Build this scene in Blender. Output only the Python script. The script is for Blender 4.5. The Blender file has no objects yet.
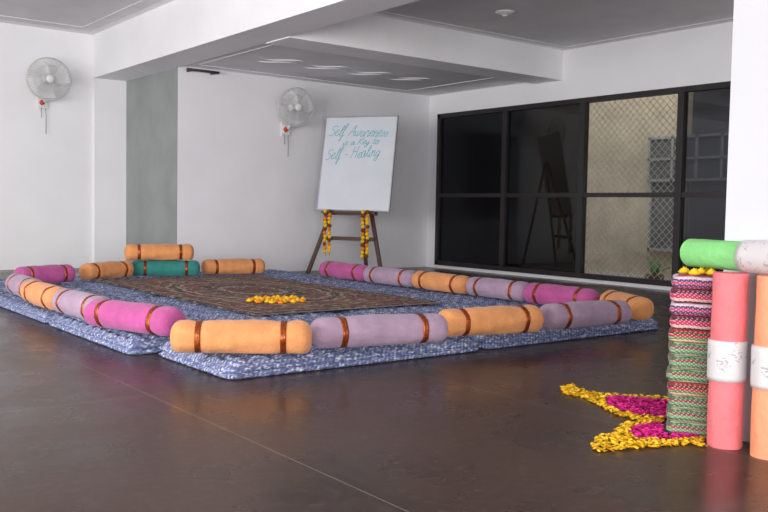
import bpy, bmesh, math, random
from mathutils import Vector, Matrix, noise
random.seed(7)
S = bpy.context.scene
C = S.collection
PI = math.pi
R = math.radians
# ------------------------------------------------------------------ camera
H = 0.95; FPX = 870.0
YAW = R(37.77); PITCH = R(3.09); ROLL = R(1.03)
Fv = Vector((math.sin(YAW)*math.cos(PITCH), math.cos(YAW)*math.cos(PITCH), -math.sin(PITCH)))
R0 = Vector((math.cos(YAW), -math.sin(YAW), 0)); U0 = R0.cross(Fv)
Rv = R0*math.cos(ROLL) + U0*math.sin(ROLL); Uv = U0*math.cos(ROLL) - R0*math.sin(ROLL)
CAM = Vector((0, 0, H))
cd = bpy.data.cameras.new('camera'); cam = bpy.data.objects.new('camera', cd); C.objects.link(cam)
cd.sensor_width = 36; cd.lens = 36*FPX/768; cd.clip_end = 200
m = Matrix((Rv, Uv, -Fv)).transposed().to_4x4(); m.translation = CAM; cam.matrix_world = m
S.camera = cam
def ray(px, py): return Fv + Rv*((px-384)/FPX) + Uv*(-(py-256)/FPX)
def onz(px, py, z=0):
    d = ray(px, py); return CAM + d*((z-H)/d.z)
def ony(px, py, y):
    d = ray(px, py); return CAM + d*(y/d.y)
def onx(px, py, x):
    d = ray(px, py); return CAM + d*(x/d.x)
# ------------------------------------------------------------------ materials
def srgb(r, g, b):
    f = lambda c: (c/255/12.92) if c/255 <= .04045 else ((c/255+.055)/1.055)**2.4
    return (f(r), f(g), f(b), 1)
def newmat(name):
    mt = bpy.data.materials.new(name); mt.use_nodes = True
    nt = mt.node_tree; return mt, nt, nt.nodes['Principled BSDF']
def N(nt, typ, **kw):
    n = nt.nodes.new(typ)
    for k, v in kw.items(): setattr(n, k, v)
    return n
def mth(nt, op, a, b=None, c=None):
    n = nt.nodes.new('ShaderNodeMath'); n.operation = op
    for i, v in enumerate((a, b, c)):
        if v is None: continue
        if isinstance(v, (int, float)): n.inputs[i].default_value = v
        else: nt.links.new(v, n.inputs[i])
    return n.outputs[0]
def mixc(nt, fac, a, b):
    n = nt.nodes.new('ShaderNodeMix'); n.data_type = 'RGBA'
    for idx, v in ((0, fac), (6, a), (7, b)):
        if isinstance(v, (int, float)): n.inputs[idx].default_value = v
        elif isinstance(v, tuple): n.inputs[idx].default_value = v
        else: nt.links.new(v, n.inputs[idx])
    return n.outputs[2]
def ramp(nt, fac, stops, interp='LINEAR'):
    n = nt.nodes.new('ShaderNodeValToRGB'); cr = n.color_ramp; cr.interpolation = interp
    while len(cr.elements) < len(stops): cr.elements.new(.5)
    for e, (p, c) in zip(cr.elements, stops): e.position = p; e.color = c
    nt.links.new(fac, n.inputs[0]); return n.outputs[0]
def mat(name, col, rough=.6, var=.06, scale=8, bump=0, bscale=60, metal=0, sheen=0, stretch=None):
    mt, nt, b = newmat(name)
    tc = N(nt, 'ShaderNodeTexCoord'); src = tc.outputs['Object']
    if stretch:
        mp = N(nt, 'ShaderNodeMapping'); mp.inputs['Scale'].default_value = stretch
        nt.links.new(src, mp.inputs[0]); src = mp.outputs[0]
    nz = N(nt, 'ShaderNodeTexNoise'); nz.inputs['Scale'].default_value = scale; nz.inputs['Detail'].default_value = 4
    nt.links.new(src, nz.inputs['Vector'])
    lo = tuple(c*(1-var*2) for c in col[:3])+(1,); hi = tuple(min(1, c*(1+var*2)) for c in col[:3])+(1,)
    nt.links.new(ramp(nt, nz.outputs['Fac'], [(.3, lo), (.7, hi)]), b.inputs['Base Color'])
    b.inputs['Roughness'].default_value = rough; b.inputs['Metallic'].default_value = metal
    if sheen: b.inputs['Sheen Weight'].default_value = sheen
    if bump:
        n2 = N(nt, 'ShaderNodeTexNoise'); n2.inputs['Scale'].default_value = bscale; n2.inputs['Detail'].default_value = 3
        nt.links.new(src, n2.inputs['Vector'])
        bp = N(nt, 'ShaderNodeBump'); bp.inputs['Strength'].default_value = bump; bp.inputs['Distance'].default_value = .01
        nt.links.new(n2.outputs['Fac'], bp.inputs['Height']); nt.links.new(bp.outputs[0], b.inputs['Normal'])
    return mt
def glass(name, tint, extra=0.0):
    mt, nt, b = newmat(name); out = nt.nodes['Material Output']
    t = N(nt, 'ShaderNodeBsdfTransparent')
    nz = N(nt, 'ShaderNodeTexNoise'); nz.inputs['Scale'].default_value = 1.5
    c2 = tuple(x*.8 for x in tint[:3])+(1,)
    nt.links.new(ramp(nt, nz.outputs['Fac'], [(.3, tint), (.7, c2)]), t.inputs[0])
    g = N(nt, 'ShaderNodeBsdfGlossy'); g.inputs['Roughness'].default_value = .02; g.inputs['Color'].default_value = (.8, .85, .9, 1)
    fr = N(nt, 'ShaderNodeFresnel'); fr.inputs[0].default_value = 1.45
    mx = N(nt, 'ShaderNodeMixShader'); nt.links.new(mth(nt, 'MAXIMUM', mth(nt, 'ADD', fr.outputs[0], extra), 0.0), mx.inputs[0])
    nt.links.new(t.outputs[0], mx.inputs[1]); nt.links.new(g.outputs[0], mx.inputs[2]); nt.links.new(mx.outputs[0], out.inputs[0])
    return mt
M = {}
M['wall'] = mat('wall_paint', (.79, .78, .81, 1), .75, .02, 1.2, .05, 30)
M['wall2'] = mat('wall_paint_white', (.85, .845, .865, 1), .7, .015, 1.2, .04, 30)
M['pillar'] = mat('pillar_paint', (.55, .55, .58, 1), .7, .015, 1.2, .04, 30)
M['beam'] = mat('beam_paint', (.86, .855, .875, 1), .75, .02, 1.5)
M['greyceil'] = mat('grey_ceiling_paint', (.7, .69, .71, 1), .8, .03, 2)
M['relief'] = mat('plaster_relief_paint', (.78, .77, .79, 1), .8, .03, 2)
M['panel'] = mat('shaded_green_grey_wall', (.28, .305, .295, 1), .5, .05, 2)  # greenish wall tone, darkened to carry the shade on the return face
M['black'] = mat('dark_aluminium', (.018, .015, .015, 1), .4, .1, 6)
M['blackrod'] = mat('dark_metal', (.03, .03, .03, 1), .5, .1, 6)
M['orange'] = mat('orange_cotton', srgb(214, 144, 90), .98, .07, 9, .5, 90, sheen=.15)
M['mauve'] = mat('mauve_cotton', srgb(162, 136, 158), .98, .07, 9, .5, 90, sheen=.15)
M['magenta'] = mat('magenta_cotton', srgb(176, 78, 138), .98, .07, 9, .5, 90, sheen=.15)
M['teal'] = mat('teal_cotton', srgb(46, 126, 118), .98, .07, 9, .5, 90, sheen=.15)
M['copper'] = mat('copper_ribbon', srgb(150, 72, 30), .35, .3, 120, metal=.6)
M['wood'] = mat('brown_wood', srgb(70, 40, 28), .5, .15, 6, .1, 40, stretch=(8, 8, 1))
M['board'] = mat('whiteboard_surface', (.66, .69, .75, 1), .35, .02, 3)
M['alu'] = mat('aluminium_trim', (.42, .42, .45, 1), .4, .05, 6, metal=.6)
M['ink'] = mat('teal_marker_ink', srgb(96, 172, 186), .6, .1, 30)
M['mari'] = mat('marigold_yellow', srgb(252, 190, 30), .8, .15, 60)
M['mario'] = mat('marigold_orange', srgb(240, 135, 20), .8, .15, 60)
M['maridk'] = mat('dried_garland_brown', srgb(110, 70, 25), .85, .2, 60)
M['rose'] = mat('magenta_petals', srgb(214, 30, 135), .7, .2, 60)
M['fanw'] = mat('fan_white_plastic', (.74, .74, .73, 1), .4, .03, 10)
M['fang'] = mat('fan_wire', (.55, .55, .54, 1), .4, .05, 10)
M['fanb'] = mat('fan_blade', (.66, .66, .67, 1), .35, .05, 10)
M['red'] = mat('red_plastic', (.6, .05, .04, 1), .4, .05, 10)
M['cord'] = mat('cord_grey', (.25, .25, .25, 1), .6, .05, 10)
M['pinkmat'] = mat('pink_foam', srgb(224, 114, 120), .8, .05, 9, .5, 40)
M['orangemat'] = mat('salmon_foam', srgb(230, 148, 110), .8, .05, 9, .5, 40)
M['greenmat'] = mat('green_foam', srgb(128, 202, 122), .8, .05, 9, .5, 40)
M['beige'] = mat('beige_render', srgb(184, 172, 150), .9, .08, 4, .2, 20)
M['extgrey'] = mat('exterior_grey', srgb(84, 84, 88), .8, .08, 4)
M['extframe'] = mat('exterior_frame_grey', srgb(150, 150, 152), .7, .05, 4)
M['ground'] = mat('concrete_ground', (.25, .24, .23, 1), .9, .1, 3)
M['leaf'] = mat('green_leaf', srgb(90, 150, 75), .6, .15, 12)
M['pot'] = mat('terracotta', srgb(130, 75, 50), .8, .1, 8)
M['meshwire'] = mat('galvanised_wire', (.66, .65, .62, 1), .5, .05, 8)
M['fringe'] = mat('rug_fringe', srgb(120, 105, 95), .9, .1, 30)
M['glassdark'] = glass('tinted_glass', (.17, .17, .175, 1), -.004)
M['glassclear'] = glass('clear_glass', (.82, .82, .8, 1), -.03)
M['glassmid'] = glass('smoked_glass', (.42, .42, .43, 1))
def paper(name, dark):
    mt, nt, b = newmat(name); tc = N(nt, 'ShaderNodeTexCoord')
    mp = N(nt, 'ShaderNodeMapping'); mp.inputs['Scale'].default_value = (70, 70, 160); nt.links.new(tc.outputs['Object'], mp.inputs[0])
    v = N(nt, 'ShaderNodeTexNoise'); v.inputs['Scale'].default_value = 1.0; nt.links.new(mp.outputs[0], v.inputs['Vector'])
    v2 = N(nt, 'ShaderNodeTexNoise'); v2.inputs['Scale'].default_value = 9; nt.links.new(tc.outputs['Object'], v2.inputs['Vector'])
    f = mth(nt, 'MULTIPLY', mth(nt, 'GREATER_THAN', v.outputs['Fac'], .56), mth(nt, 'GREATER_THAN', v2.outputs['Fac'], .53))
    nt.links.new(mixc(nt, f, (.6, .57, .58, 1), dark), b.inputs['Base Color']); b.inputs['Roughness'].default_value = .3
    return mt
M['paper'] = paper('printed_paper', (.36, .32, .36, 1))
def floor_mat():
    mt, nt, b = newmat('polished_brown_stone'); tc = N(nt, 'ShaderNodeTexCoord'); o = tc.outputs['Object']
    n1 = N(nt, 'ShaderNodeTexNoise'); n1.inputs['Scale'].default_value = 1.5; n1.inputs['Detail'].default_value = 7; n1.inputs['Roughness'].default_value = .6; nt.links.new(o, n1.inputs['Vector'])
    n2 = N(nt, 'ShaderNodeTexNoise'); n2.inputs['Scale'].default_value = 26; n2.inputs['Detail'].default_value = 6; nt.links.new(o, n2.inputs['Vector'])
    c = ramp(nt, n1.outputs['Fac'], [(.3, srgb(48, 34, 29)), (.7, srgb(74, 55, 47))])
    c = mixc(nt, mth(nt, 'MAXIMUM', mth(nt, 'MULTIPLY', mth(nt, 'SUBTRACT', n2.outputs['Fac'], .48), 1.1), 0.0), c, srgb(108, 88, 78))
    sp = N(nt, 'ShaderNodeSeparateXYZ'); nt.links.new(o, sp.inputs[0])
    def line(src, off, per):
        w = mth(nt, 'PINGPONG', mth(nt, 'SUBTRACT', src, off), per/2)
        return mth(nt, 'LESS_THAN', w, .0032)
    L = mth(nt, 'MAXIMUM', line(sp.outputs[0], 1.72, 1.5), line(sp.outputs[1], 4.12, 3.0))
    c = mixc(nt, mth(nt, 'MULTIPLY', L, .4), c, srgb(155, 140, 128))
    nt.links.new(c, b.inputs['Base Color'])
    rr = ramp(nt, n1.outputs['Fac'], [(.3, (.2, .2, .2, 1)), (.7, (.38, .38, .38, 1))]); nt.links.new(rr, b.inputs['Roughness'])
    b.inputs['Specular IOR Level'].default_value = .32
    bp = N(nt, 'ShaderNodeBump'); bp.inputs['Strength'].default_value = .06; bp.inputs['Distance'].default_value = .01
    nt.links.new(n1.outputs['Fac'], bp.inputs['Height']); nt.links.new(bp.outputs[0], b.inputs['Normal'])
    return mt
M['floor'] = floor_mat()
def mattress_mat():
    mt, nt, b = newmat('blue_woven_mattress'); tc = N(nt, 'ShaderNodeTexCoord'); o = tc.outputs['Object']
    mp = N(nt, 'ShaderNodeMapping'); mp.inputs['Scale'].default_value = (1, 2.2, 1.8); mp.inputs['Rotation'].default_value = (0, 0, .5); nt.links.new(o, mp.inputs[0])
    n1 = N(nt, 'ShaderNodeTexNoise'); n1.inputs['Scale'].default_value = 30; n1.inputs['Detail'].default_value = 1.5; nt.links.new(mp.outputs[0], n1.inputs['Vector'])
    sp = N(nt, 'ShaderNodeSeparateXYZ'); nt.links.new(o, sp.inputs[0])
    wx = mth(nt, 'SINE', mth(nt, 'MULTIPLY', mth(nt, 'ADD', sp.outputs[0], sp.outputs[2]), 210)); wy = mth(nt, 'SINE', mth(nt, 'MULTIPLY', mth(nt, 'ADD', sp.outputs[1], sp.outputs[2]), 210))
    f = mth(nt, 'ADD', n1.outputs['Fac'], mth(nt, 'MULTIPLY', mth(nt, 'MULTIPLY', wx, wy), .1))
    c = ramp(nt, f, [(.36, srgb(82, 90, 126)), (.5, srgb(108, 117, 154)), (.58, srgb(136, 145, 178)), (.7, srgb(198, 202, 218))])
    nt.links.new(c, b.inputs['Base Color']); b.inputs['Roughness'].default_value = .95
    return mt
M['mattress'] = mattress_mat()
def rug_mat(hw, hh):
    mt, nt, b = newmat('patterned_carpet'); tc = N(nt, 'ShaderNodeTexCoord'); raw = tc.outputs['Object']
    s2 = N(nt, 'ShaderNodeSeparateXYZ'); nt.links.new(raw, s2.inputs[0])
    ax = mth(nt, 'ABSOLUTE', s2.outputs[0]); ay = mth(nt, 'ABSOLUTE', s2.outputs[1])
    cb = N(nt, 'ShaderNodeCombineXYZ'); nt.links.new(ax, cb.inputs[0]); nt.links.new(ay, cb.inputs[1]); o = cb.outputs[0]   # mirrored four ways like a woven carpet
    d = mth(nt, 'MINIMUM', mth(nt, 'SUBTRACT', hw, ax), mth(nt, 'SUBTRACT', hh, ay))
    red = srgb(104, 52, 50); cream = srgb(180, 158, 136); dk = srgb(70, 52, 58); grn = srgb(98, 100, 84)
    base = ramp(nt, d, [(0, dk), (.05, srgb(150, 122, 106)), (.08, red), (.27, srgb(150, 122, 106)), (.3, srgb(112, 60, 56))], 'CONSTANT')
    A_, B_ = .74, 1.2
    e = mth(nt, 'SQRT', mth(nt, 'ADD', mth(nt, 'POWER', mth(nt, 'DIVIDE', ax, A_), 2), mth(nt, 'POWER', mth(nt, 'DIVIDE', ay, B_), 2)))
    ang = mth(nt, 'ARCTAN2', mth(nt, 'DIVIDE', ay, B_), mth(nt, 'DIVIDE', ax, A_))
    e2 = mth(nt, 'ADD', e, mth(nt, 'MULTIPLY', mth(nt, 'ABSOLUTE', mth(nt, 'SINE', mth(nt, 'MULTIPLY', ang, 8))), -.05))
    med = ramp(nt, e2, [(0, red), (.3, cream), (.35, dk), (.58, srgb(120, 66, 60)), (.78, cream), (.83, dk), (.93, cream)], 'CONSTANT')
    c = mixc(nt, mth(nt, 'LESS_THAN', e2, .97), base, med)
    def scroll(sc, k, col, c, wd):
        n_ = N(nt, 'ShaderNodeTexNoise'); n_.inputs['Scale'].default_value = sc; n_.inputs['Detail'].default_value = 1.0; nt.links.new(o, n_.inputs['Vector'])
        w_ = mth(nt, 'PINGPONG', mth(nt, 'MULTIPLY', n_.outputs['Fac'], 9), .5)
        return mixc(nt, mth(nt, 'MULTIPLY', mth(nt, 'LESS_THAN', w_, wd), k), c, col)
    def flowers(sx, c, k, cols):
        v = N(nt, 'ShaderNodeTexVoronoi'); v.inputs['Scale'].default_value = sx; v.inputs['Randomness'].default_value = .95; nt.links.new(o, v.inputs['Vector'])
        fl = ramp(nt, v.outputs['Distance'], [(0, cols[0]), (.15, cols[1]), (.29, cols[2])], 'CONSTANT')
        return mixc(nt, mth(nt, 'MULTIPLY', mth(nt, 'LESS_THAN', v.outputs['Distance'], .38), k), c, fl)
    c = scroll(3.2, .75, cream, c, .09)
    c = flowers(6.5, c, .75, (red, cream, grn))
    c = scroll(6, .6, grn, c, .1)
    c = flowers(15, c, .6, (cream, red, dk))
    nt.links.new(c, b.inputs['Base Color']); b.inputs['Roughness'].default_value = .95
    return mt
LAY = .0575
def stripe_mat(name, cols, seed):
    mt, nt, b = newmat(name); tc = N(nt, 'ShaderNodeTexCoord'); o = tc.outputs['Object']
    sp = N(nt, 'ShaderNodeSeparateXYZ'); nt.links.new(o, sp.inputs[0])
    wn = N(nt, 'ShaderNodeTexNoise'); wn.inputs['Scale'].default_value = 12; nt.links.new(o, wn.inputs['Vector'])
    zz = mth(nt, 'ADD', sp.outputs[2], mth(nt, 'MULTIPLY', wn.outputs['Fac'], .016))
    z = mth(nt, 'FRACT', mth(nt, 'MULTIPLY', mth(nt, 'ADD', zz, seed), 1/LAY))
    n = len(cols); st = [(i/n, c) for i, c in enumerate(cols)]
    c = ramp(nt, z, st, 'CONSTANT')
    s = mth(nt, 'SINE', mth(nt, 'MULTIPLY', mth(nt, 'ADD', sp.outputs[0], sp.outputs[1]), 330))
    k = mth(nt, 'SINE', mth(nt, 'MULTIPLY', zz, 440))
    f = mth(nt, 'GREATER_THAN', mth(nt, 'MULTIPLY', s, k), .35)
    c = mixc(nt, mth(nt, 'MULTIPLY', f, .5), c, cols[1])
    c = mixc(nt, mth(nt, 'MULTIPLY', mth(nt, 'LESS_THAN', mth(nt, 'MULTIPLY', s, k), -.55), .5), c, cols[-1])
    nt.links.new(c, b.inputs['Base Color']); b.inputs['Roughness'].default_value = .95
    return mt
M['st1'] = stripe_mat('magenta_striped_weave', [srgb(130, 26, 62), srgb(216, 190, 182), srgb(182, 34, 84), srgb(170, 36, 80), srgb(66, 34, 56)], 0)
M['st2'] = stripe_mat('green_striped_weave', [srgb(56, 108, 80), srgb(196, 198, 166), srgb(60, 112, 88), srgb(96, 150, 106), srgb(126, 50, 66)], .01)
M['st3'] = stripe_mat('navy_striped_weave', [srgb(38, 36, 78), srgb(206, 188, 198), srgb(160, 36, 84), srgb(44, 38, 74), srgb(176, 60, 106)], .02)
M['st4'] = stripe_mat('red_striped_weave', [srgb(164, 34, 52), srgb(212, 186, 148), srgb(84, 124, 88), srgb(170, 36, 62), srgb(74, 46, 54)], .005)
# ------------------------------------------------------------------ mesh helpers
class MB:
    def __init__(s): s.v = []; s.f = []
    def add(s, vs, fs, mtx=None):
        o = len(s.v)
        s.v += [tuple(mtx @ Vector(v)) if mtx else tuple(v) for v in vs]; s.f += [tuple(i+o for i in f) for f in fs]
    def box(s, x0, x1, y0, y1, z0, z1, mtx=None):
        s.add([(x0,y0,z0),(x1,y0,z0),(x1,y1,z0),(x0,y1,z0),(x0,y0,z1),(x1,y0,z1),(x1,y1,z1),(x0,y1,z1)],
              [(0,3,2,1),(4,5,6,7),(0,1,5,4),(1,2,6,5),(2,3,7,6),(3,0,4,7)], mtx)
    def tube(s, pts, r, n=8, closed=False, rs=None, mtx=None):
        pts = [Vector(p) for p in pts]; vs = []; fs = []; up = Vector((0, 0, 1)); k = len(pts); last = None
        for i, p in enumerate(pts):
            if closed: t = pts[(i+1) % k]-pts[i-1]
            else: t = pts[min(i+1, k-1)]-pts[max(i-1, 0)]
            t.normalize()
            if last is None:
                a = t.cross(up)
                if a.length < .05: a = t.cross(Vector((1, 0, 0)))
            else: a = last - t*last.dot(t)
            a.normalize(); last = a; b = t.cross(a); rr = rs[i] if rs else r
            for j in range(n):
                th = 2*PI*j/n; vs.append(p+a*rr*math.cos(th)+b*rr*math.sin(th))
        for i in range(k if closed else k-1):
            for j in range(n):
                a0 = i*n+j; a1 = i*n+(j+1) % n; b0 = ((i+1) % k)*n+j; b1 = ((i+1) % k)*n+(j+1) % n
                fs.append((a0, a1, b1, b0))
        if not closed: fs.append(tuple(range(n))[::-1]); fs.append(tuple((k-1)*n+j for j in range(n)))
        s.add(vs, fs, mtx)
    def lathe(s, prof, n=32, axis='Z', mtx=None, wob=0, sd=0):
        vs = []; fs = []
        for i, (r, a) in enumerate(prof):
            for j in range(n):
                th = 2*PI*j/n; c, sn = math.cos(th)*r, math.sin(th)*r
                if wob:
                    w = 1+wob*(noise.noise(Vector((a*6+sd, math.cos(th)*1.5, math.sin(th)*1.5)))+.35*noise.noise(Vector((a*22+sd, math.cos(th)*4, math.sin(th)*4)))); c *= w; sn *= w
                vs.append((c, sn, a) if axis == 'Z' else ((a, c, sn) if axis == 'X' else (sn, a, c)))
        for i in range(len(prof)-1):
            for j in range(n): fs.append((i*n+j, i*n+(j+1) % n, (i+1)*n+(j+1) % n, (i+1)*n+j))
        fs.append(tuple(range(n))[::-1]); fs.append(tuple((len(prof)-1)*n+j for j in range(n)))
        s.add(vs, fs, mtx)
    def build(s, name, mt, parent=None, smooth=False, kind=None):
        me = bpy.data.meshes.new(name); me.from_pydata(s.v, [], s.f); me.materials.append(mt)
        bm = bmesh.new(); bm.from_mesh(me); bmesh.ops.recalc_face_normals(bm, faces=bm.faces); bm.to_mesh(me); bm.free()
        if smooth: me.polygons.foreach_set('use_smooth', [True]*len(me.polygons))
        me.update()
        o = bpy.data.objects.new(name, me); C.objects.link(o)
        if parent: o.parent = parent
        if kind: o['kind'] = kind
        return o
def thing(name, label, cat, loc=(0,0,0), rz=0, group=None):
    o = bpy.data.objects.new(name, None); C.objects.link(o); o.location = loc; o.rotation_euler = (0, 0, rz)
    o.empty_display_size = .1
    o['label'] = label; o['category'] = cat
    if group: o['group'] = group
    return o
def tag(o, label, cat, group=None, kind=None):
    o['label'] = label; o['category'] = cat
    if group: o['group'] = group
    if kind: o['kind'] = kind
    return o
def dup(root, loc, rz, label, group=None):
    r = root.copy(); C.objects.link(r); r.location = loc; r.rotation_euler = (0, 0, rz); r['label'] = label
    if group: r['group'] = group
    for ch in list(root.children):
        c = ch.copy(); C.objects.link(c); c.parent = r
        for g in list(ch.children):
            d = g.copy(); C.objects.link(d); d.parent = c
    return r
def struct(name, boxes, mt):
    b = MB()
    for q in boxes: b.box(*q)
    return b.build(name, mt, kind='structure')
# ------------------------------------------------------------------ the room
XW = 9.45; YB = 11.04; YL = 12.9; XP = 5.0; ZC = 3.2; ZB = 2.8; ZL = 3.43
struct('floor', [(-7, XW, -6, YL, -.1, 0)], M['floor'])
struct('wall_back', [(XP, XW+.2, YB, YB+.2, 0, ZC+.1)], M['wall'])
struct('wall_left', [(-7, XP, YL, YL+.2, 0, ZL+.1)], M['wall2'])
struct('trim_1', [(XP-.006, XP-.001, YB+.001, YL, 0, ZB+.3)], M['panel'])        # return wall facing, green-grey with its shade painted in
struct('wall_pilaster', [(4.51, XP-.007, YL-.05, YL, 0, ZB)], M['wall2'])
struct('trim_2', [(4.5, XP, -6, YL, ZB, ZL+.1)], M['beam'])                      # long beam
struct('trim_3', [(XP, XW, 8.2, 8.7, ZB-.01, ZC+.05)], M['beam'])                # cross beam
W0, W1 = 4.8, 10.8; WZ0, WZ1 = .05, 2.51
struct('wall_right', [(XW, XW+.2, -6, W0, 0, ZC+.1), (XW, XW+.2, W1, YB, 0, ZC+.1), (XW, XW+.2, W0, W1, 0, WZ0), (XW, XW+.2, W0, W1, WZ1, ZC+.1)], M['wall2'])
c1 = struct('ceiling', [(XP, XW, -6, 8.2, ZC, ZC+.1), (-7, 4.5, -6, YL, ZL, ZL+.1), (XP, XW, 8.7, YB, ZB+.03, ZB+.2)], M['beam'])
struct('ceiling_panel', [(XP+.12, XW-.12, -6, 8.08, ZC-.006, ZC+.02), (-7, 4.38, -6, YL-.25, ZL-.006, ZL+.02), (XP+.1, XW-.62, 8.72, YB-.18, ZB+.022, ZB+.05)], M['greyceil'])
b = MB()
for (x0, x1, y0, y1, z) in ((XP+.2, XW-.2, -6, 7.98, ZC-.006), (-7, 4.2, -6, YL-.5, ZL-.006), (XP+.16, XW-.7, 8.8, YB-.26, ZB+.022)):
    w = .02
    for q in ((x0, x1, y0, y0+w), (x0, x1, y1-w, y1), (x0, x0+w, y0, y1), (x1-w, x1, y0, y1)): b.box(*q, z-.008, z)
b.build('trim_4', M['relief'], kind='structure')
b = MB()
for k in range(4):
    cx = 5.8+k*.72
    for sg in (1, -1):
        pts = []
        for i in range(17):
            t = i/16; pts.append((cx-.34+.68*t, 9.75+sg*.1+.11*math.sin(t*2*PI*1.0)*1.0, ZB+.022))
        b.tube(pts, .02, 6, rs=[.003+.012*math.sin(PI*i/16) for i in range(17)])
b.build('trim_5', M['relief'], smooth=True, kind='structure')
struct('wall_pillar', [(3.43, 3.95, 1.4, 2.05, 0, ZL)], M['pillar'])
# window
win = MB()
YM = [W1, 9.27, 7.8, 6.28, W0]
fw = .045
def bar(bb, y0, y1, z0, z1, d0=-.03, d1=.06): bb.box(XW+d0, XW+d1, y0, y1, z0, z1)
bar(win, W0, W1, WZ0, WZ0+.07); bar(win, W0, W1, WZ1-.07, WZ1); bar(win, W0, W0+.07, WZ0, WZ1); bar(win, W1-.07, W1, WZ0, WZ1)
ZT = 1.19
winr = win.build('window_1', M['black'], kind='structure')
tb = MB(); bar(tb, W0+.07, W1-.07, ZT-.03, ZT+.03, -.025, .05); tb.build('transom', M['black'], winr)
for y in YM[1:-1]:
    q = MB(); bar(q, y-fw, y+fw, WZ0+.07, WZ1-.07, -.035, .055); q.build('mullion', M['black'], winr)
for i in range(4):
    ya, yb = YM[i+1]+.04, YM[i]-.04
    for (z0, z1) in ((WZ0+.07, ZT-.03), (ZT+.03, WZ1-.07)):
        q = MB(); q.box(XW+.012, XW+.018, ya, yb, z0, z1)
        q.build('pane', M['glassclear'] if i == 2 else (M['glassmid'] if i == 3 else M['glassdark']), winr)
q = MB(); st = .1
ya, yb, za, zb = 6.28, 7.8, WZ0+.07, WZ1-.07
c = -(zb-za)
while c < (yb-ya):
    y0 = max(0, c); y1 = min(yb-ya, c+(zb-za))
    if y1-y0 > .01:
        q.tube([(XW+.1, ya+y0, za+(y0-c)), (XW+.1, ya+y1, za+(y1-c))], .0042, 4)
        q.tube([(XW+.109, ya+y0, zb-(y0-c)), (XW+.109, ya+y1, zb-(y1-c))], .0042, 4)
    c += st
q.build('wire_screen', M['meshwire'], winr)
# outside
struct('ground_outside', [(XW+.2, 20, -2, 18, -.2, -.05)], M['ground'])
bl = thing('building', 'beige neighbouring building with grilled window seen through the mesh screened bay', 'building', (12.2, 9, -.05))
q = MB(); q.box(0, .3, -6, 6, 0, 4.5); q.build('wall', M['beige'], bl)
q = MB(); q.box(-.05, 0, -1.02, -.42, .45, 2.2); q.build('shutter', M['extgrey'], bl)
q = MB()
for (a, bb_, z0, z1) in ((-1.06, -1.02, .4, 2.24), (-.42, -.38, .4, 2.24), (-1.06, -.38, 2.2, 2.24), (-1.06, -.38, .4, .45)): q.box(-.08, 0, a, bb_, z0, z1)
q.build('shutter_frame', M['extframe'], bl)
q = MB(); q.box(-.06, 0, -2.9, -1.12, 0, 3.0); q.build('dark_panel', M['extgrey'], bl)
wf = MB()
ys = [-2.12+k*.43 for k in range(5)]
for a in ys: wf.box(-.11, -.085, a, a+.04, 1.52, 2.24)
for z in (1.52, 1.86, 2.2): wf.box(-.11, -.085, -2.12, -.36, z, z+.04)
wfo = wf.build('window_frame', M['extframe'], bl)
q = MB(); q.box(-.084, -.066, -2.1, -.38, 1.54, 2.22); q.build('pane', M['extgrey'], wfo)
pp = onx(650, 283, 10.2)
pl = thing('potted_agave', 'spiky green plant standing outside beyond the bottom of the mesh screened pane', 'plant', (10.3, pp.y, -.05))
q = MB(); q.lathe([(.1, 0), (.13, .15), (.14, .16), (.12, .165), (.02, .15)], 20); q.build('pot', M['pot'], pl, True)
for k in range(11):
    a = k*2.4; q = MB(); L_ = .32; vs = []; fs = []; tl = .35+.5*(k % 3)/2
    for i in range(7):
        t = i/6; rr = L_*t*math.sin(tl)+.02; zz = .15+L_*t*math.cos(tl)-.12*t*t*math.sin(tl); w = .03*math.sin(PI*min(1, t*.8+.2))*(1-t)**.5+.001
        for sg in (-1, 0, 1): vs.append((rr*math.cos(a)-sg*w*math.sin(a), rr*math.sin(a)+sg*w*math.cos(a), zz+(.008 if sg else 0)))
    for i in range(6):
        for j in (0, 1): fs.append((i*3+j, i*3+j+1, i*3+j+4, i*3+j+3))
    q.add(vs, fs); q.build('leaf', M['leaf'], pl, True)
p = onz(505, 12, ZC-.01)
t = thing('ceiling_rose', 'small round white fixture on the grey ceiling above the windows', 'ceiling fixture', (p.x, p.y, ZC-.006))
q = MB(); q.lathe([(.11, 0), (.11, -.012), (.09, -.02), (.05, -.035), (.01, -.04)], 28); q.build('cover', M['wall2'], t, True)
q = MB(); q.lathe([(.03, -.03), (.03, -.05), (.01, -.055)], 16); q.build('knob', M['fanw'], t, True)
p0 = ony(187, 69, YB-.12); p1 = ony(219, 73, YB-.12)
t = thing('curtain_rod', 'short dark metal rod fixed high up by the green grey wall corner', 'rod', (p0.x, YB-.12, p0.z))
q = MB(); q.tube([(0, 0, 0), (p1.x-p0.x, 0, 0)], .018, 8); q.build('rod', M['blackrod'], t, True)
for x in (.06, p1.x-p0.x-.06):
    q = MB(); q.box(x-.012, x+.012, 0, .12, -.02, .01); q.build('bracket', M['blackrod'], t)
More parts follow.
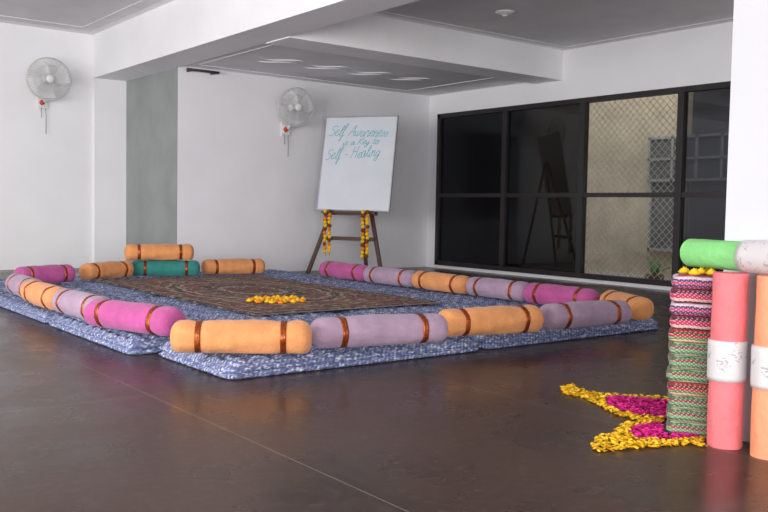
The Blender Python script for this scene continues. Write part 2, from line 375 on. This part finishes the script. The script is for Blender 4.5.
# ------------------------------------------------------------------ mattresses
TM = .11
def slab(lx, ly, t, step=.035, corner=.06, tuft=.2, dip=.012, rib=.006, ribp=.045, bulge=.012, lobes=2, nside=10, border=.055, uneven=0, sd=0):
    nx = max(4, int(lx/step)); ny = max(4, int(ly/step)); vs = []; fs = []
    def rc(x, y):
        hx, hy = lx/2-corner, ly/2-corner
        if abs(x) > hx and abs(y) > hy:
            dx, dy = abs(x)-hx, abs(y)-hy; l = math.hypot(dx, dy); k = max(dx, dy)/l if l else 1
            x = math.copysign(hx+dx*k, x); y = math.copysign(hy+dy*k, y)
        return x, y
    kx = max(1, round(lx/tuft)); ky = max(1, round(ly/tuft))
    for j in range(ny+1):
        for i in range(nx+1):
            X = -lx/2+lx*i/nx; Y = -ly/2+ly*j/ny
            x, y = rc(X, Y); de = min(lx/2-abs(X), ly/2-abs(Y))
            z = t
            if dip:
                g = abs(math.sin(PI*kx*(X+lx/2)/lx))*abs(math.sin(PI*ky*(Y+ly/2)/ly))
                z -= dip*(1-g)**2
                z -= dip*1.1*math.exp(-((de-border)/.02)**2)
            z -= t*.1*math.exp(-(de/.012)**2)
            if uneven: z -= uneven*.4*(.5+.5*noise.noise(Vector((X*4+sd, Y*4, sd))))
            vs.append((x, y, z))
    W = nx+1
    for j in range(ny):
        for i in range(nx): fs.append((j*W+i, j*W+i+1, (j+1)*W+i+1, (j+1)*W+i))
    per = [i for i in range(nx+1)]+[j*W+nx for j in range(1, ny+1)]+[ny*W+i for i in range(nx-1, -1, -1)]+[j*W for j in range(ny-1, 0, -1)]
    n = len(per); prev = per; s = 0; ss = []
    for a in range(n):
        ss.append(s); p0_, p1_ = Vector(vs[per[a]]), Vector(vs[per[(a+1) % n]]); s += (p1_-p0_).length
    nr = max(1, round(s/ribp))
    for k in range(1, nside+1):
        fr = k/nside; cur = []
        lob = abs(math.sin(PI*lobes*fr))**.6
        for a in range(n):
            p = Vector(vs[per[a]]); q0 = Vector(vs[per[a-1]]); q1 = Vector(vs[per[(a+1) % n]])
            tv = q1-q0; tv.z = 0; tv.normalize(); nv = Vector((tv.y, -tv.x, 0))
            rr = abs(math.sin(PI*(ss[a]/s*nr+fr*1.6)))
            off = bulge*lob+rib*rr*(lob if k < nside else 0)
            if uneven: off += uneven*noise.noise(Vector((p.x*5+sd, p.y*5, fr*1.5)))*min(1, 4*fr*(1-fr))
            if k == nside: off = 0
            z = p.z*(1-fr)
            cur.append(len(vs)); vs.append((p.x+nv.x*off, p.y+nv.y*off, z))
        for a in range(n): fs.append((prev[a], cur[a], cur[(a+1) % n], prev[(a+1) % n]))
        prev = cur
    fs.append(tuple(prev[::-1]))
    q = MB(); q.add(vs, fs); return q
mrects = [(2.2, 4.13, 4.2, 5.2, 0, 'mattress at the near corner of the seating square, below the leftmost orange bolster'),
 (4.17, 6.2, 4.22, 5.2, .008, 'mattress forming the near right end of the seating square'),
 (2.05, 3.03, 5.24, 6.93, 0, 'left edge mattress nearest the camera, under the magenta and mauve bolsters'),
 (2.05, 3.03, 6.97, 8.68, 0, 'middle mattress of the left edge row'),
 (2.07, 3.05, 8.72, 10.4, 0, 'mattress at the far left corner of the seating square'),
 (5.17, 6.2, 5.24, 6.93, 0, 'right edge mattress nearest the camera, beside the carpet'),
 (5.17, 6.18, 6.97, 8.68, 0, 'middle mattress of the right edge row'),
 (5.17, 6.15, 8.72, 10.4, 0, 'mattress at the far right corner near the easel'),
 (3.09, 4.09, 5.24, 7.78, 0, 'mattress under the near left half of the carpet'),
 (4.12, 5.13, 5.24, 7.78, 0, 'mattress under the near right half of the carpet'),
 (3.09, 4.09, 7.82, 10.4, 0, 'mattress under the far left half of the carpet, by the teal bolster'),
 (4.12, 5.13, 7.82, 10.4, 0, 'mattress under the far right half of the carpet')]
for k, (x0, x1, y0, y1, a, lb) in enumerate(mrects):
    near = (y0 < 5.3 and (x0 < 3.05 or y0 < 5))
    o = slab(x1-x0-.06, y1-y0-.06, TM, tuft=.15, dip=.026, ribp=.07, rib=.014, bulge=.017, border=.06, nside=18 if near else 8, step=.015 if near else .028, uneven=.018, sd=k*7.3).build('mattress', M['mattress'], None, True)
    o.location = ((x0+x1)/2, (y0+y1)/2, 0.0); o.rotation_euler = (0, 0, a)
    tag(o, 'blue tufted '+lb, 'mattress', 'blue tufted floor mattresses')
# carpet
rx0, rx1, ry0, ry1 = 3.3, 5.2, 5.9, 9.32
q = MB(); nx, ny = 30, 60; hw, hh = (rx1-rx0)/2, (ry1-ry0)/2; vs = []; fs = []
for lay in (0, 1):
    for j in range(ny+1):
        for i in range(nx+1):
            x = -hw+2*hw*i/nx; y = -hh+2*hh*j/ny
            vs.append((x, y, (.01 if lay == 0 else 0)+.002*noise.noise(Vector((x*4, y*4, 0)))))
W = nx+1; o2 = (nx+1)*(ny+1)
for j in range(ny):
    for i in range(nx):
        f = (j*W+i, j*W+i+1, (j+1)*W+i+1, (j+1)*W+i); fs.append(f); fs.append(tuple(o2+k for k in f[::-1]))
per = [i for i in range(nx+1)]+[j*W+nx for j in range(1, ny+1)]+[ny*W+i for i in range(nx-1, -1, -1)]+[j*W for j in range(ny-1, 0, -1)]
for a in range(len(per)): p_, r_ = per[a], per[(a+1) % len(per)]; fs.append((p_, o2+p_, o2+r_, r_))
q.add(vs, fs)
rug = thing('carpet', 'patterned maroon and cream carpet with a central medallion inside the bolster square', 'carpet', ((rx0+rx1)/2, (ry0+ry1)/2, TM+.002))
q.build('pile', rug_mat(hw, hh), rug)
for sg in (-1, 1):
    q = MB()
    for i in range(90):
        x = -hw+2*hw*(i+.5)/90; q.box(x-.004, x+.004, min(sg*hh, sg*(hh+.05)), max(sg*hh, sg*(hh+.05)), .002, .006)
    q.build('fringe', M['fringe'], rug)
# ------------------------------------------------------------------ bolsters
BL = .79; BR = .1
def bolster(color, label, name='bolster'):
    t = thing(name, label, 'bolster', group='bolsters round the seating square')
    prof = []; sd = len(color)*3.1
    hl = BL/2; ed = .066
    ends = [(.004+(BR-.004)*math.sin(i/12*PI/2)**.62, ed*(1-math.cos(i/12*PI/2))**.9) for i in range(13)]
    for r, d in ends: prof.append((r, -hl+d))
    for x in [-hl+ed+(BL-2*ed)*k/40 for k in range(1, 40)]:
        r = BR*(1+.025*math.cos(x/hl*PI/2))
        for bx in (-.235, .235): r -= .008*math.exp(-((x-bx)/.03)**2)
        prof.append((r, x))
    for r, d in ends[::-1]: prof.append((r, hl-d))
    def settle(q):
        out = []
        for x, y, z in q.v:
            z = z*.965+BR-.005
            out.append((x, y*1.03, max(0.0, z if z > .012 else .012-(.012-z)*.15)))
        q.v = out
    q = MB(); q.lathe(prof, 44, 'X', wob=.08, sd=sd); settle(q)
    q.build('cover', M[color], t, True)
    for bx in (-.235, .235):
        q = MB(); w = .016; prof = [(BR-.011, bx-w), (BR, bx-w), (BR+.002, bx-w*.5), (BR, bx-.001), (BR, bx+.001), (BR+.002, bx+w*.5), (BR, bx+w), (BR-.011, bx+w)]
        q.lathe(prof, 44, 'X', wob=.08, sd=sd); settle(q); q.build('ribbon_band', M['copper'], t, True)
    return t
protos = {}
def place(color, cx, cy, ang, label, z=TM+.001, sx=1):
    if color not in protos:
        t = bolster(color, label); protos[color] = t; t.location = (cx, cy, z); t.rotation_euler = (0, 0, ang)
    else: t = dup(protos[color], (cx, cy, z), ang, label)
    t.scale = (sx, 1, 1)
    return t
def place_px(color, a, b_, label, z=TM+.001, sx=1):
    A = onz(*a, z+BR); B = onz(*b_, z+BR); c = (A+B)/2; d = B-A
    return place(color, c.x, c.y, math.atan2(d.y, d.x), label, z, sx)
place_px('orange', (175, 336), (308, 337), 'orange bolster at the near left corner, leftmost in the front row', sx=1.01)
place_px('mauve', (311, 333), (445, 327), 'mauve bolster in the front row, just right of the leftmost orange one', sx=1.13)
place_px('orange', (438, 323), (540, 318), 'orange bolster in the front row between two mauve bolsters', sx=1.02)
place_px('mauve', (540, 317), (628, 311), 'mauve bolster at the right end of the front row', sx=1.05)
place('orange', 5.86, 4.35, R(62), 'orange bolster at the near right corner, seen nearly end on', sx=.84)
place('magenta', 5.93, 5.09, R(91), 'magenta bolster in the window side row, nearest to the right corner', sx=.98)
place('mauve', 5.95, 5.88, R(89), 'mauve bolster in the window side row between magenta and orange', sx=1.0)
place('orange', 5.94, 6.69, R(90), 'orange bolster in the window side row between two mauve bolsters', sx=1.03)
place('mauve', 5.93, 7.52, R(91), 'mauve bolster in the window side row between orange and far magenta', sx=1.07)
place('magenta', 5.95, 8.42, R(89), 'magenta bolster at the far end of the window side row, below the easel', sx=1.2)
place_px('magenta', (84, 310), (188, 324), 'magenta bolster on the left side next to the front orange bolster', sx=1.12)
place('mauve', 2.15, 6.38, R(92), 'mauve bolster on the left side between magenta and orange', sx=1.04)
place('orange', 2.13, 7.2, R(90), 'orange bolster on the left side between two mauve bolsters', sx=1.03)
place('mauve', 2.2, 8.03, R(86), 'mauve bolster farthest along the left side at the photo edge', sx=1.04)
place('magenta', 2.73, 9.25, R(14), 'magenta bolster turning the far left corner in front of the fan wall', sx=.8)
place('orange', 3.5, 9.57, R(22), 'orange bolster in the back row, left of the teal one', sx=.86)
place_px('teal', (134, 268), (197, 268), 'teal bolster in the back row, under a stacked orange bolster')
place_px('orange', (200, 267), (266, 266), 'orange bolster in the back row, right of the teal one')
place_px('orange', (125, 252), (193, 252), 'orange bolster stacked on top of the teal bolster', z=TM+2*BR-.008)
# ------------------------------------------------------------------ flowers
def flower_mb(r, seed):
    q = MB(); vs = []; fs = []
    for lay in range(4):
        rr = r*(1-.22*lay); z = r*.25*lay+.15*r; k = 11-lay*2
        for i in range(k):
            a = 2*PI*i/k+lay*.3; da = PI/k*1.15; o = len(vs)
            vs += [(0, 0, z*.6), (rr*.8*math.cos(a-da), rr*.8*math.sin(a-da), z), (rr*math.cos(a), rr*math.sin(a), z+r*.18), (rr*.8*math.cos(a+da), rr*.8*math.sin(a+da), z)]
            fs.append((o, o+1, o+2, o+3))
    q.add(vs, fs); q.lathe([(r*.2, 0), (r*.75, r*.1), (r*.85, r*.35), (r*.5, r*.8), (r*.05, r*.95)], 12)
    return q
cen = onz(277, 301, TM+.014)
f0 = None
for i in range(32):
    a = i*2.4; rr = .046*math.sqrt(i)
    ox, oy = rr*math.cos(a)*1.0, rr*math.sin(a)*.9
    x = cen.x+ox; y = cen.y+oy
    if i == 0: o = f0 = flower_mb(.035, 1).build('marigold_flower', M['mari'], None, True)
    elif i == 1: o = f1 = flower_mb(.035, 1).build('marigold_flower', M['mario'], None, True)
    else: o = (f1 if i % 3 == 1 else f0).copy(); C.objects.link(o)
    o.location = (x, y, TM+.013); o.rotation_euler = (0, 0, a)
    og = (i % 3 == 1)
    tag(o, 'orange marigold flower head in the arrangement at the carpet centre' if og else 'yellow marigold flower head in the arrangement at the carpet centre', 'flower', 'orange marigold heads on the carpet' if og else 'yellow marigold heads on the carpet')
def inside(p, poly):
    r = False; j = len(poly)-1
    for i in range(len(poly)):
        if ((poly[i][1] > p[1]) != (poly[j][1] > p[1])) and p[0] < (poly[j][0]-poly[i][0])*(p[1]-poly[i][1])/(poly[j][1]-poly[i][1])+poly[i][0]: r = not r
        j = i
    return r
KEEP = []
def petals(name, polys, holes, n, size, mt, label, z0=0.001, zh=.014):
    q = MB(); P = [[tuple(onz(*p, 0).xy) for p in poly] for poly in polys]; Hh = [[tuple(onz(*p, 0).xy) for p in poly] for poly in holes]
    xs = [p[0] for poly in P for p in poly]; ys = [p[1] for poly in P for p in poly]; c = 0
    while c < n:
        x = random.uniform(min(xs), max(xs)); y = random.uniform(min(ys), max(ys))
        if not any(inside((x, y), p) for p in P): continue
        if any(inside((x, y), p) for p in Hh): continue
        c += 1
        if any(k(x, y) for k in KEEP): continue
        s = size*random.uniform(.6, 1.2); z = z0+random.random()**2*zh+.003
        mm = Matrix.Translation((x, y, z)) @ Matrix.Rotation(random.uniform(0, 6.3), 4, 'Z') @ Matrix.Rotation(random.uniform(-.6, .6), 4, 'X') @ Matrix.Rotation(random.uniform(-.5, .5), 4, 'Y')
        q.add([(-s, 0, 0), (-s*.3, -s*.5, s*.12), (s*.7, -s*.45, s*.2), (s, 0, s*.1), (s*.7, s*.45, s*.2), (-s*.3, s*.5, s*.12), (0, 0, -s*.05)],
              [(0, 1, 6), (1, 2, 6), (2, 3, 6), (3, 4, 6), (4, 5, 6), (5, 0, 6)], mm)
    q.v = [(a, b_, max(c_, .0005)) for a, b_, c_ in q.v]
    o = q.build(name, mt); tag(o, label, 'petals', kind='stuff'); return o
# ------------------------------------------------------------------ easel + whiteboard
EB = onz(344, 275.5, 0); ea = R(-60); tilt = R(13)
es = thing('easel', 'brown wooden easel holding up the whiteboard near the back wall', 'easel', (EB.x, EB.y, 0), ea)
AP = Vector((0, 1.8*math.tan(tilt), 1.8))
def plank(b_, p0, p1, w, d):
    p0, p1 = Vector(p0), Vector(p1); z = (p1-p0).normalized(); x = Vector((0, 1, 0)).cross(z).normalized(); y = z.cross(x); L_ = (p1-p0).length
    mm = Matrix((x, y, z)).transposed().to_4x4(); mm.translation = p0; b_.box(-w/2, w/2, -d/2, d/2, 0, L_, mm)
for sg in (-1, 1):
    q = MB(); plank(q, (sg*.58, 0, .0), (sg*.05, AP.y, AP.z), .055, .03); q.build('leg', M['wood'], es)
q = MB(); plank(q, (0, .8, 0), (0, AP.y+.03, AP.z-.05), .05, .03); q.build('rear_leg', M['wood'], es)
for z, w in ((.52, .42), (.88, .42)):
    q = MB(); y = z*math.tan(tilt)-.028; q.box(-w, w, y-.015, y+.012, z-.028, z+.028); q.build('crossbar', M['wood'], es)
q = MB(); y = .9*math.tan(tilt); q.box(-.42, .42, y-.12, y-.03, .88, .9); q.build('ledge', M['wood'], es)
def em(x, z, off):
    return Matrix.Translation((EB.x, EB.y, 0)) @ Matrix.Rotation(ea, 4, 'Z') @ Vector((x, z*math.tan(tilt)-off, z))
wb = thing('whiteboard', 'white marker board with teal handwriting leaning on the wooden easel', 'whiteboard')
BWd, BHt = 1.14, 1.39
wb.matrix_world = Matrix.Translation(em(.045, .915, .06)) @ Matrix.Rotation(ea, 4, 'Z') @ Matrix.Rotation(-R(11), 4, 'X') @ Matrix.Rotation(R(.3), 4, 'Y')
q = MB(); q.box(-BWd/2+.01, BWd/2-.01, -.008, .008, .01, BHt-.01); q.build('panel', M['board'], wb)
q = MB()
for (a, b_, c_, d_) in ((-BWd/2, BWd/2, 0, .016), (-BWd/2, BWd/2, BHt-.016, BHt), (-BWd/2, -BWd/2+.016, .016, BHt-.016), (BWd/2-.016, BWd/2, .016, BHt-.016)): q.box(a, b_, -.014, .014, c_, d_)
q.build('frame', M['alu'], wb)
GL = {
 'S': ([[(.55,.85),(.4,1),(.15,.9),(.12,.65),(.4,.5),(.5,.25),(.3,0),(.02,.1)]], .6),
 'e': ([[(0,.2),(.25,.3),(.33,.45),(.2,.52),(.06,.35),(.08,.08),(.25,0),(.42,.15)]], .4),
 'l': ([[(0,.15),(.2,.6),(.28,.95),(.18,1),(.12,.7),(.12,.2),(.2,0),(.34,.12)]], .32),
 'f': ([[(0,.15),(.2,.6),(.3,.95),(.2,1),(.13,.7),(.1,-.3),(.02,-.42),(0,-.25),(.16,0),(.34,.12)]], .38),
 'A': ([[(0,0),(.2,.5),(.4,1),(.45,.5),(.52,0)],[(.12,.38),(.55,.4)]], .62),
 'w': ([[(0,.45),(.04,.1),(.14,0),(.26,.2),(.28,.45),(.28,.12),(.38,0),(.52,.2),(.52,.48),(.6,.42)]], .6),
 'a': ([[(.36,.45),(.2,.52),(.04,.3),(.08,.03),(.24,.05),(.36,.45),(.36,.1),(.42,0),(.5,.12)]], .48),
 'r': ([[(0,.15),(.1,.5),(.14,.42),(.28,.46),(.26,.1),(.34,0),(.42,.12)]], .4),
 'n': ([[(0,.45),(.05,.48),(.06,0),(.1,.3),(.24,.5),(.32,.4),(.32,.08),(.38,0),(.46,.12)]], .46),
 's': ([[(0,.12),(.14,.5),(.24,.3),(.26,.08),(.1,0),(.04,.06)]], .34),
 'i': ([[(.02,.45),(.04,.1),(.1,0),(.2,.12)],[(.05,.68),(.06,.73)]], .22),
 'K': ([[(.06,1),(.05,.5),(.04,0)],[(.5,1),(.06,.45),(.3,.3),(.5,0)]], .58),
 'y': ([[(0,.48),(.04,.15),(.14,.08),(.3,.48),(.28,-.3),(.16,-.45),(.04,-.3),(.3,.02),(.4,.12)]], .4),
 't': ([[(.12,.85),(.1,.15),(.18,0),(.3,.12)],[(0,.6),(.26,.62)]], .32),
 'o': ([[(.3,.45),(.14,.5),(.03,.25),(.14,0),(.3,.1),(.34,.35),(.24,.48),(.42,.45)]], .42),
 'H': ([[(.06,1),(.04,.5),(.03,0)],[(.48,1),(.46,.5),(.45,0)],[(.04,.5),(.25,.54),(.47,.52)]], .6),
 'g': ([[(.34,.45),(.18,.52),(.03,.28),(.12,.02),(.3,.15),(.34,.45),(.3,-.3),(.16,-.45),(.04,-.3),(.3,0),(.42,.12)]], .46),
 '-': ([[(.04,.32),(.26,.34)]], .34)}
def crom(p, n=5):
    if len(p) < 3: return p
    P = [p[0]]+list(p)+[p[-1]]; out = []
    for i in range(1, len(P)-2):
        for k in range(n):
            t = k/n; o_ = []
            for d in (0, 1):
                a, b_, c_, e_ = P[i-1][d], P[i][d], P[i+1][d], P[i+2][d]
                o_.append(.5*(2*b_+(c_-a)*t+(2*a-5*b_+4*c_-e_)*t*t+(3*b_-a-3*c_+e_)*t**3))
            out.append(tuple(o_))
    out.append(p[-1]); return out
def script(s, x0, z0, w, h, rot):
    rnd = random.Random(len(s)); tot = sum(GL[c][1] if c != ' ' else .35 for c in s); kx = w/tot; q = MB(); x = 0
    for c in s:
        if c == ' ': x += .35; continue
        st_, adv = GL[c]; hs = rnd.uniform(.85, 1.15); dz = rnd.uniform(-.05, .05)
        for pl_ in st_:
            pts = []
            for (a, b_) in crom(pl_):
                X = (x+a+b_*.4)*kx; Z = (b_*hs+dz)*h; pts.append((x0+X*math.cos(rot)-Z*math.sin(rot), -.0095, z0+X*math.sin(rot)+Z*math.cos(rot)))
            q.tube(pts, .0045, 4)
        x += adv
    q.v = [(a, -.009+(b_+.0095)*.15, c_) for a, b_, c_ in q.v]
    return q.build('handwriting', M['ink'], wb)
script('Self Awareness', -.5, 1.1, .93, .17, R(-1))
script('is a Key to', -.26, .96, .56, .1, R(2))
script('Self - Healing', -.52, .74, .86, .17, R(4))
def garland(x, label, L_):
    p = em(x, .905, .14); g = thing('garland', label, 'garland', (p.x, p.y, p.z), ea, 'marigold garlands on the easel')
    for s_ in (-1, 1):
        q = MB(); q.tube([(s_*.02, .01, .02), (s_*.036, 0, -L_*.5), (s_*.03, 0, -L_)], .004, 5); q.build('string', M['maridk'], g)
        for i in range(int(L_/.052)):
            mt = (M['mari'], M['maridk'], M['mario'], M['mari'])[(i+(s_ > 0)) % 4]
            q = flower_mb(.032, i); mm = Matrix.Translation((s_*.035+.006*math.sin(i*2.), -.01, -i*.052)) @ Matrix.Rotation(R(90), 4, 'X')
            q.v = [tuple(mm @ Vector(v)) for v in q.v]; q.build('marigold_flower', mt, g, True)
garland(-.3, 'marigold garland hanging from the left side of the whiteboard ledge', .64)
garland(.29, 'marigold garland hanging from the right side of the whiteboard ledge', .68)
# ------------------------------------------------------------------ wall fans
def wall_fan(px, py, ywall, off, rad, label, rz, cl, tlt):
    p = ony(px, py, ywall-off)
    t = thing('wall_fan', label, 'fan', (p.x, ywall, p.z-.3), 0, 'white wall fans')
    q = MB(); q.box(-.07, .07, -.03, 0, -.1, .1); q.box(-.05, .05, -.06, -.03, -.06, .06); q.build('wall_plate', M['fanw'], t)
    q = MB(); q.tube([(0, -.05, 0), (0, -.12, .02), (0, -off+.1, .14), (0, -off+.1, .27)], .022, 10); q.build('arm', M['fanw'], t, True)
    q = MB(); q.lathe([(.02, .0), (.035, -.005), (.035, -.03), (.01, -.035)], 16, 'Y'); q.v = [(x-.03, y-.06, z-.01) for x, y, z in q.v]; q.build('indicator', M['red'], t, True)
    mm = Matrix.Translation((0, -off, .3)) @ Matrix.Rotation(rz, 4, 'Z') @ Matrix.Rotation(tlt, 4, 'X')
    q = MB(); q.lathe([(.02, .17), (.06, .165), (.08, .13), (.085, .06), (.07, .03), (.02, .02)], 24, 'Y', mm); q.build('motor', M['fanw'], t, True)
    q = MB()
    def ring(rr, y, w, n=40): q.tube([mm @ Vector((rr*math.cos(2*PI*i/n), y, rr*math.sin(2*PI*i/n))) for i in range(n)], w, 6, True)
    ring(rad, 0, .011); ring(rad*.98, -.03, .005); ring(rad*.66, -.075, .003); ring(rad*.33, -.09, .003); ring(rad*.66, .055, .003)
    for i in range(44):
        a = 2*PI*i/44; c_, s_ = math.cos(a), math.sin(a)
        q.tube([mm @ Vector((c_*rad*f, y, s_*rad*f)) for f, y in ((.18, -.092), (.5, -.085), (.85, -.058), (1, -.005), (.85, .045), (.3, .065))], .002, 4)
    q.build('guard', M['fang'], t)
    for i in range(3):
        q = MB(); vs = []; fs = []
        for u in range(9):
            rr = rad*(.16+.76*u/8)
            for v in range(7):
                a = (v/6-.5)*(1.25 if u > 1 else .9)*(1 if u < 7 else .85)+i*2*PI/3+u*.05
                vs.append(mm @ Vector((rr*math.cos(a), -.02+(v/6-.5)*.05, rr*math.sin(a))))
        for u in range(8):
            for v in range(6): fs.append((u*7+v, u*7+v+1, (u+1)*7+v+1, (u+1)*7+v))
        q.add(vs, fs); q.build('blade', M['fanb'], t, True)
    q = MB(); q.lathe([(.05, .0), (.05, -.05), (.035, -.07), (.01, -.075)], 20, 'Y', mm); q.build('hub', M['fanw'], t, True)
    q = MB(); q.lathe([(.055, -.093), (.05, -.1), (.01, -.103)], 20, 'Y', mm); q.build('badge', M['fanw'], t, True)
    q = MB(); q.tube([(.03, -.04, -.08), (.035, -.05, -.2), (.03, -.05, -cl)], .005, 5); q.tube([(-.03, -.04, -.08), (-.03, -.05, -.22)], .005, 5); q.build('pull_cord', M['cord'], t, True)
    return t
wall_fan(49, 79, YL, .3, .29, 'white wall fan on the left wall beside the pilaster', R(-8), .45, R(6))
wall_fan(296, 107, YB, .3, .27, 'white wall fan on the back wall left of the whiteboard', R(-8), .4, R(6))
# ------------------------------------------------------------------ mats by the pillar
HM = .715; RM = .073
def rolled(name, mt, label, loc, L_, rm=RM):
    t = thing(name, label, 'yoga mat', loc)
    turns = 6.0; n = 240; th = .0075; vs = []; fs = []; m_ = 14
    for i in range(n+1):
        a = 2*PI*turns*i/n; rr = .02+(rm-.02)*i/n
        ringp = [(rr-th, L_*k/m_) for k in range(m_+1)]+[(rr, L_*(m_-k)/m_) for k in range(m_+1)]
        for (rad, z) in ringp:
            w = .0022*noise.noise(Vector((math.cos(a)*2.2, math.sin(a)*2.2, z*9))) if i > n*5/6 else 0
            vs.append(((rad+w)*math.cos(a), (rad+w)*math.sin(a), z))
    K = 2*(m_+1)
    for i in range(n):
        for j in range(K): fs.append((i*K+j, i*K+(j+1) % K, (i+1)*K+(j+1) % K, (i+1)*K+j))
    fs.append(tuple(range(K))); fs.append(tuple(n*K+j for j in range(K))[::-1])
    q = MB(); q.add(vs, fs); q.build('mat', mt, t)
    return t
def paper_band(t, z0, z1, rm=RM):
    q = MB(); q.lathe([(rm-.004, z0), (rm+.0025, z0)]+[(rm+.0035, z0+(z1-z0)*k/10) for k in range(1, 10)]+[(rm+.0025, z1), (rm-.004, z1)], 60, wob=.02)
    return q.build('paper_label', M['paper'], t, True)
g1 = onz(723, 449, 0); c1_ = (g1.x+.055, g1.y+.03)
t = rolled('rolled_mat', M['pinkmat'], 'upright rolled pink foam mat with a printed paper band, beside the folded stack', (c1_[0], c1_[1], 0), HM)
paper_band(t, .275, .44)
g2 = onz(768, 460, 0); c2_ = (g2.x+.055, g2.y+.03)
t = rolled('rolled_mat', M['orangemat'], 'upright rolled salmon orange foam mat with paper band at the right photo edge', (c2_[0], c2_[1], 0), HM)
paper_band(t, .275, .44)
t = rolled('rolled_mat', M['greenmat'], 'rolled light green foam mat lying across the tops of the upright rolls', (0, 0, 0), .62, .066)
paper_band(t, .335, .6, .066)
A = onz(691, 252, HM+.067); t.location = (A.x, A.y, HM+.067)
dv = Vector((c2_[0]-c1_[0], c2_[1]-c1_[1], 0)).normalized()
tv = Vector((c2_[0], c2_[1], 0))+dv*.12-Vector((A.x, A.y, 0)); tv.normalize()
zax = tv; xax = Vector((0, 0, 1)).cross(zax); yax = zax.cross(xax)
mm = Matrix((xax, yax, zax)).transposed().to_4x4(); mm.translation = t.location; t.matrix_world = mm
s0 = onz(666, 434, 0); lw, ld = .178, .205; BG = .014
u_ = Vector((s0.x, s0.y, 0)).normalized(); r_ = Vector((u_.y, -u_.x, 0))
n_l = 12; tl = LAY
cc = Vector((s0.x, s0.y, 0))+r_*(lw/2+BG)+u_*(ld/2+BG); cx, cy = cc.x, cc.y
sang = math.atan2(r_.y, r_.x)
desc = ['navy and pink striped folded mat on top of the stack', 'pink and white striped folded mat, second from the top', 'navy striped folded mat, third from the top', 'magenta striped folded mat, fourth from the top', 'red striped folded mat just above the green ones', 'uppermost green striped folded mat in the stack',
 'green striped folded mat, seventh from the top', 'green striped folded mat, fifth from the floor', 'red and green striped folded mat, fourth from the floor', 'green striped folded mat, third from the floor', 'green striped folded mat, second from the floor', 'green striped folded mat at the bottom of the stack']
kinds = ['st3', 'st1', 'st3', 'st1', 'st4', 'st2', 'st2', 'st2', 'st4', 'st2', 'st2', 'st2']
for i in range(n_l):
    kd = kinds[i]
    o = slab(lw, ld, tl-.001, step=.011, corner=.02, dip=0, rib=0, bulge=BG, lobes=1, nside=18, uneven=.006, sd=i*5.7).build('folded_mat', M[kd], None, True)
    o.location = (cx+random.uniform(-.005, .003), cy+random.uniform(-.003, .005), (n_l-1-i)*tl); o.rotation_euler = (0, 0, sang+random.uniform(-.04, .04))
    tag(o, desc[i], 'folded mat', 'folded striped mats in the stack')
KEEP.append(lambda x, y: abs((Vector((x, y, 0))-cc).dot(r_)) < lw/2+BG+.015 and abs((Vector((x, y, 0))-cc).dot(u_)) < ld/2+BG+.015)
KEEP.append(lambda x, y: math.hypot(x-c1_[0], y-c1_[1]) < RM+.012)
for i, (dx, dy) in enumerate(((-.05, .03), (.02, .02), (-.01, -.05), (.05, .06), (.06, -.02))):
    pz = cc+r_*dx+u_*dy
    o = flower_mb(.03, 5).build('marigold_flower', M['mari'], None, True); o.location = (pz.x, pz.y, n_l*tl-.002)
    tag(o, 'yellow marigold flower lying on top of the folded mat stack', 'flower', 'marigolds on the folded mat stack')
y1 = [(561, 389), (571, 386), (588, 393), (605, 396), (640, 397), (672, 400), (674, 424), (640, 422), (618, 416), (600, 407), (582, 398), (566, 396)]
m1 = [(604, 401), (615, 397.5), (640, 400), (674, 402), (672, 421), (645, 418), (622, 413), (608, 407)]
y2 = [(591, 447), (596, 440), (612, 435), (622, 426), (645, 421), (680, 425), (706, 433), (707, 448), (690, 445), (660, 448), (625, 450), (598, 453)]
m2 = [(628, 434), (640, 427), (660, 424), (690, 430), (702, 440), (660, 442), (636, 441)]
petals('yellow_petals', [y1], [m1], 950, .013, M['mari'], 'yellow marigold petals edging the upper floor motif with the pointed tip')
petals('magenta_petals', [m1], [], 1100, .013, M['rose'], 'magenta petals filling the upper floor motif')
petals('yellow_petals', [y2], [m2], 1000, .013, M['mari'], 'yellow marigold petals edging the lower floor motif beside the stack')
petals('magenta_petals', [m2], [], 850, .013, M['rose'], 'magenta petals filling the lower floor motif beside the stack')
# ------------------------------------------------------------------ light
w = bpy.data.worlds.new('world'); S.world = w; w.use_nodes = True
bg = w.node_tree.nodes['Background']; bg.inputs[0].default_value = (.98, .97, 1, 1); bg.inputs[1].default_value = 1.4
def area(name, loc, target, sx, sy, e, col=(1, 1, 1)):
    l = bpy.data.lights.new(name, 'AREA'); l.shape = 'RECTANGLE'; l.size = sx; l.size_y = sy; l.energy = e; l.color = col
    o = bpy.data.objects.new(name, l); C.objects.link(o); o.location = loc
    o.rotation_euler = (Vector(target)-Vector(loc)).to_track_quat('-Z', 'Y').to_euler(); return o
area('daylight_left', (-3.5, 5, 1.5), (5, 8.5, 2.0), 5, 2.2, 460, (1, .99, .98))
area('daylight_behind', (-1.0, -3.5, 1.5), (4, 7, 2.1), 5, 2.2, 480, (1, .98, .96))
area('daylight_outside', (10.4, 7.5, 5.5), (12.3, 7.5, .8), 6, 1.2, 200, (1, .98, .95))
S.view_settings.view_transform = 'Standard'
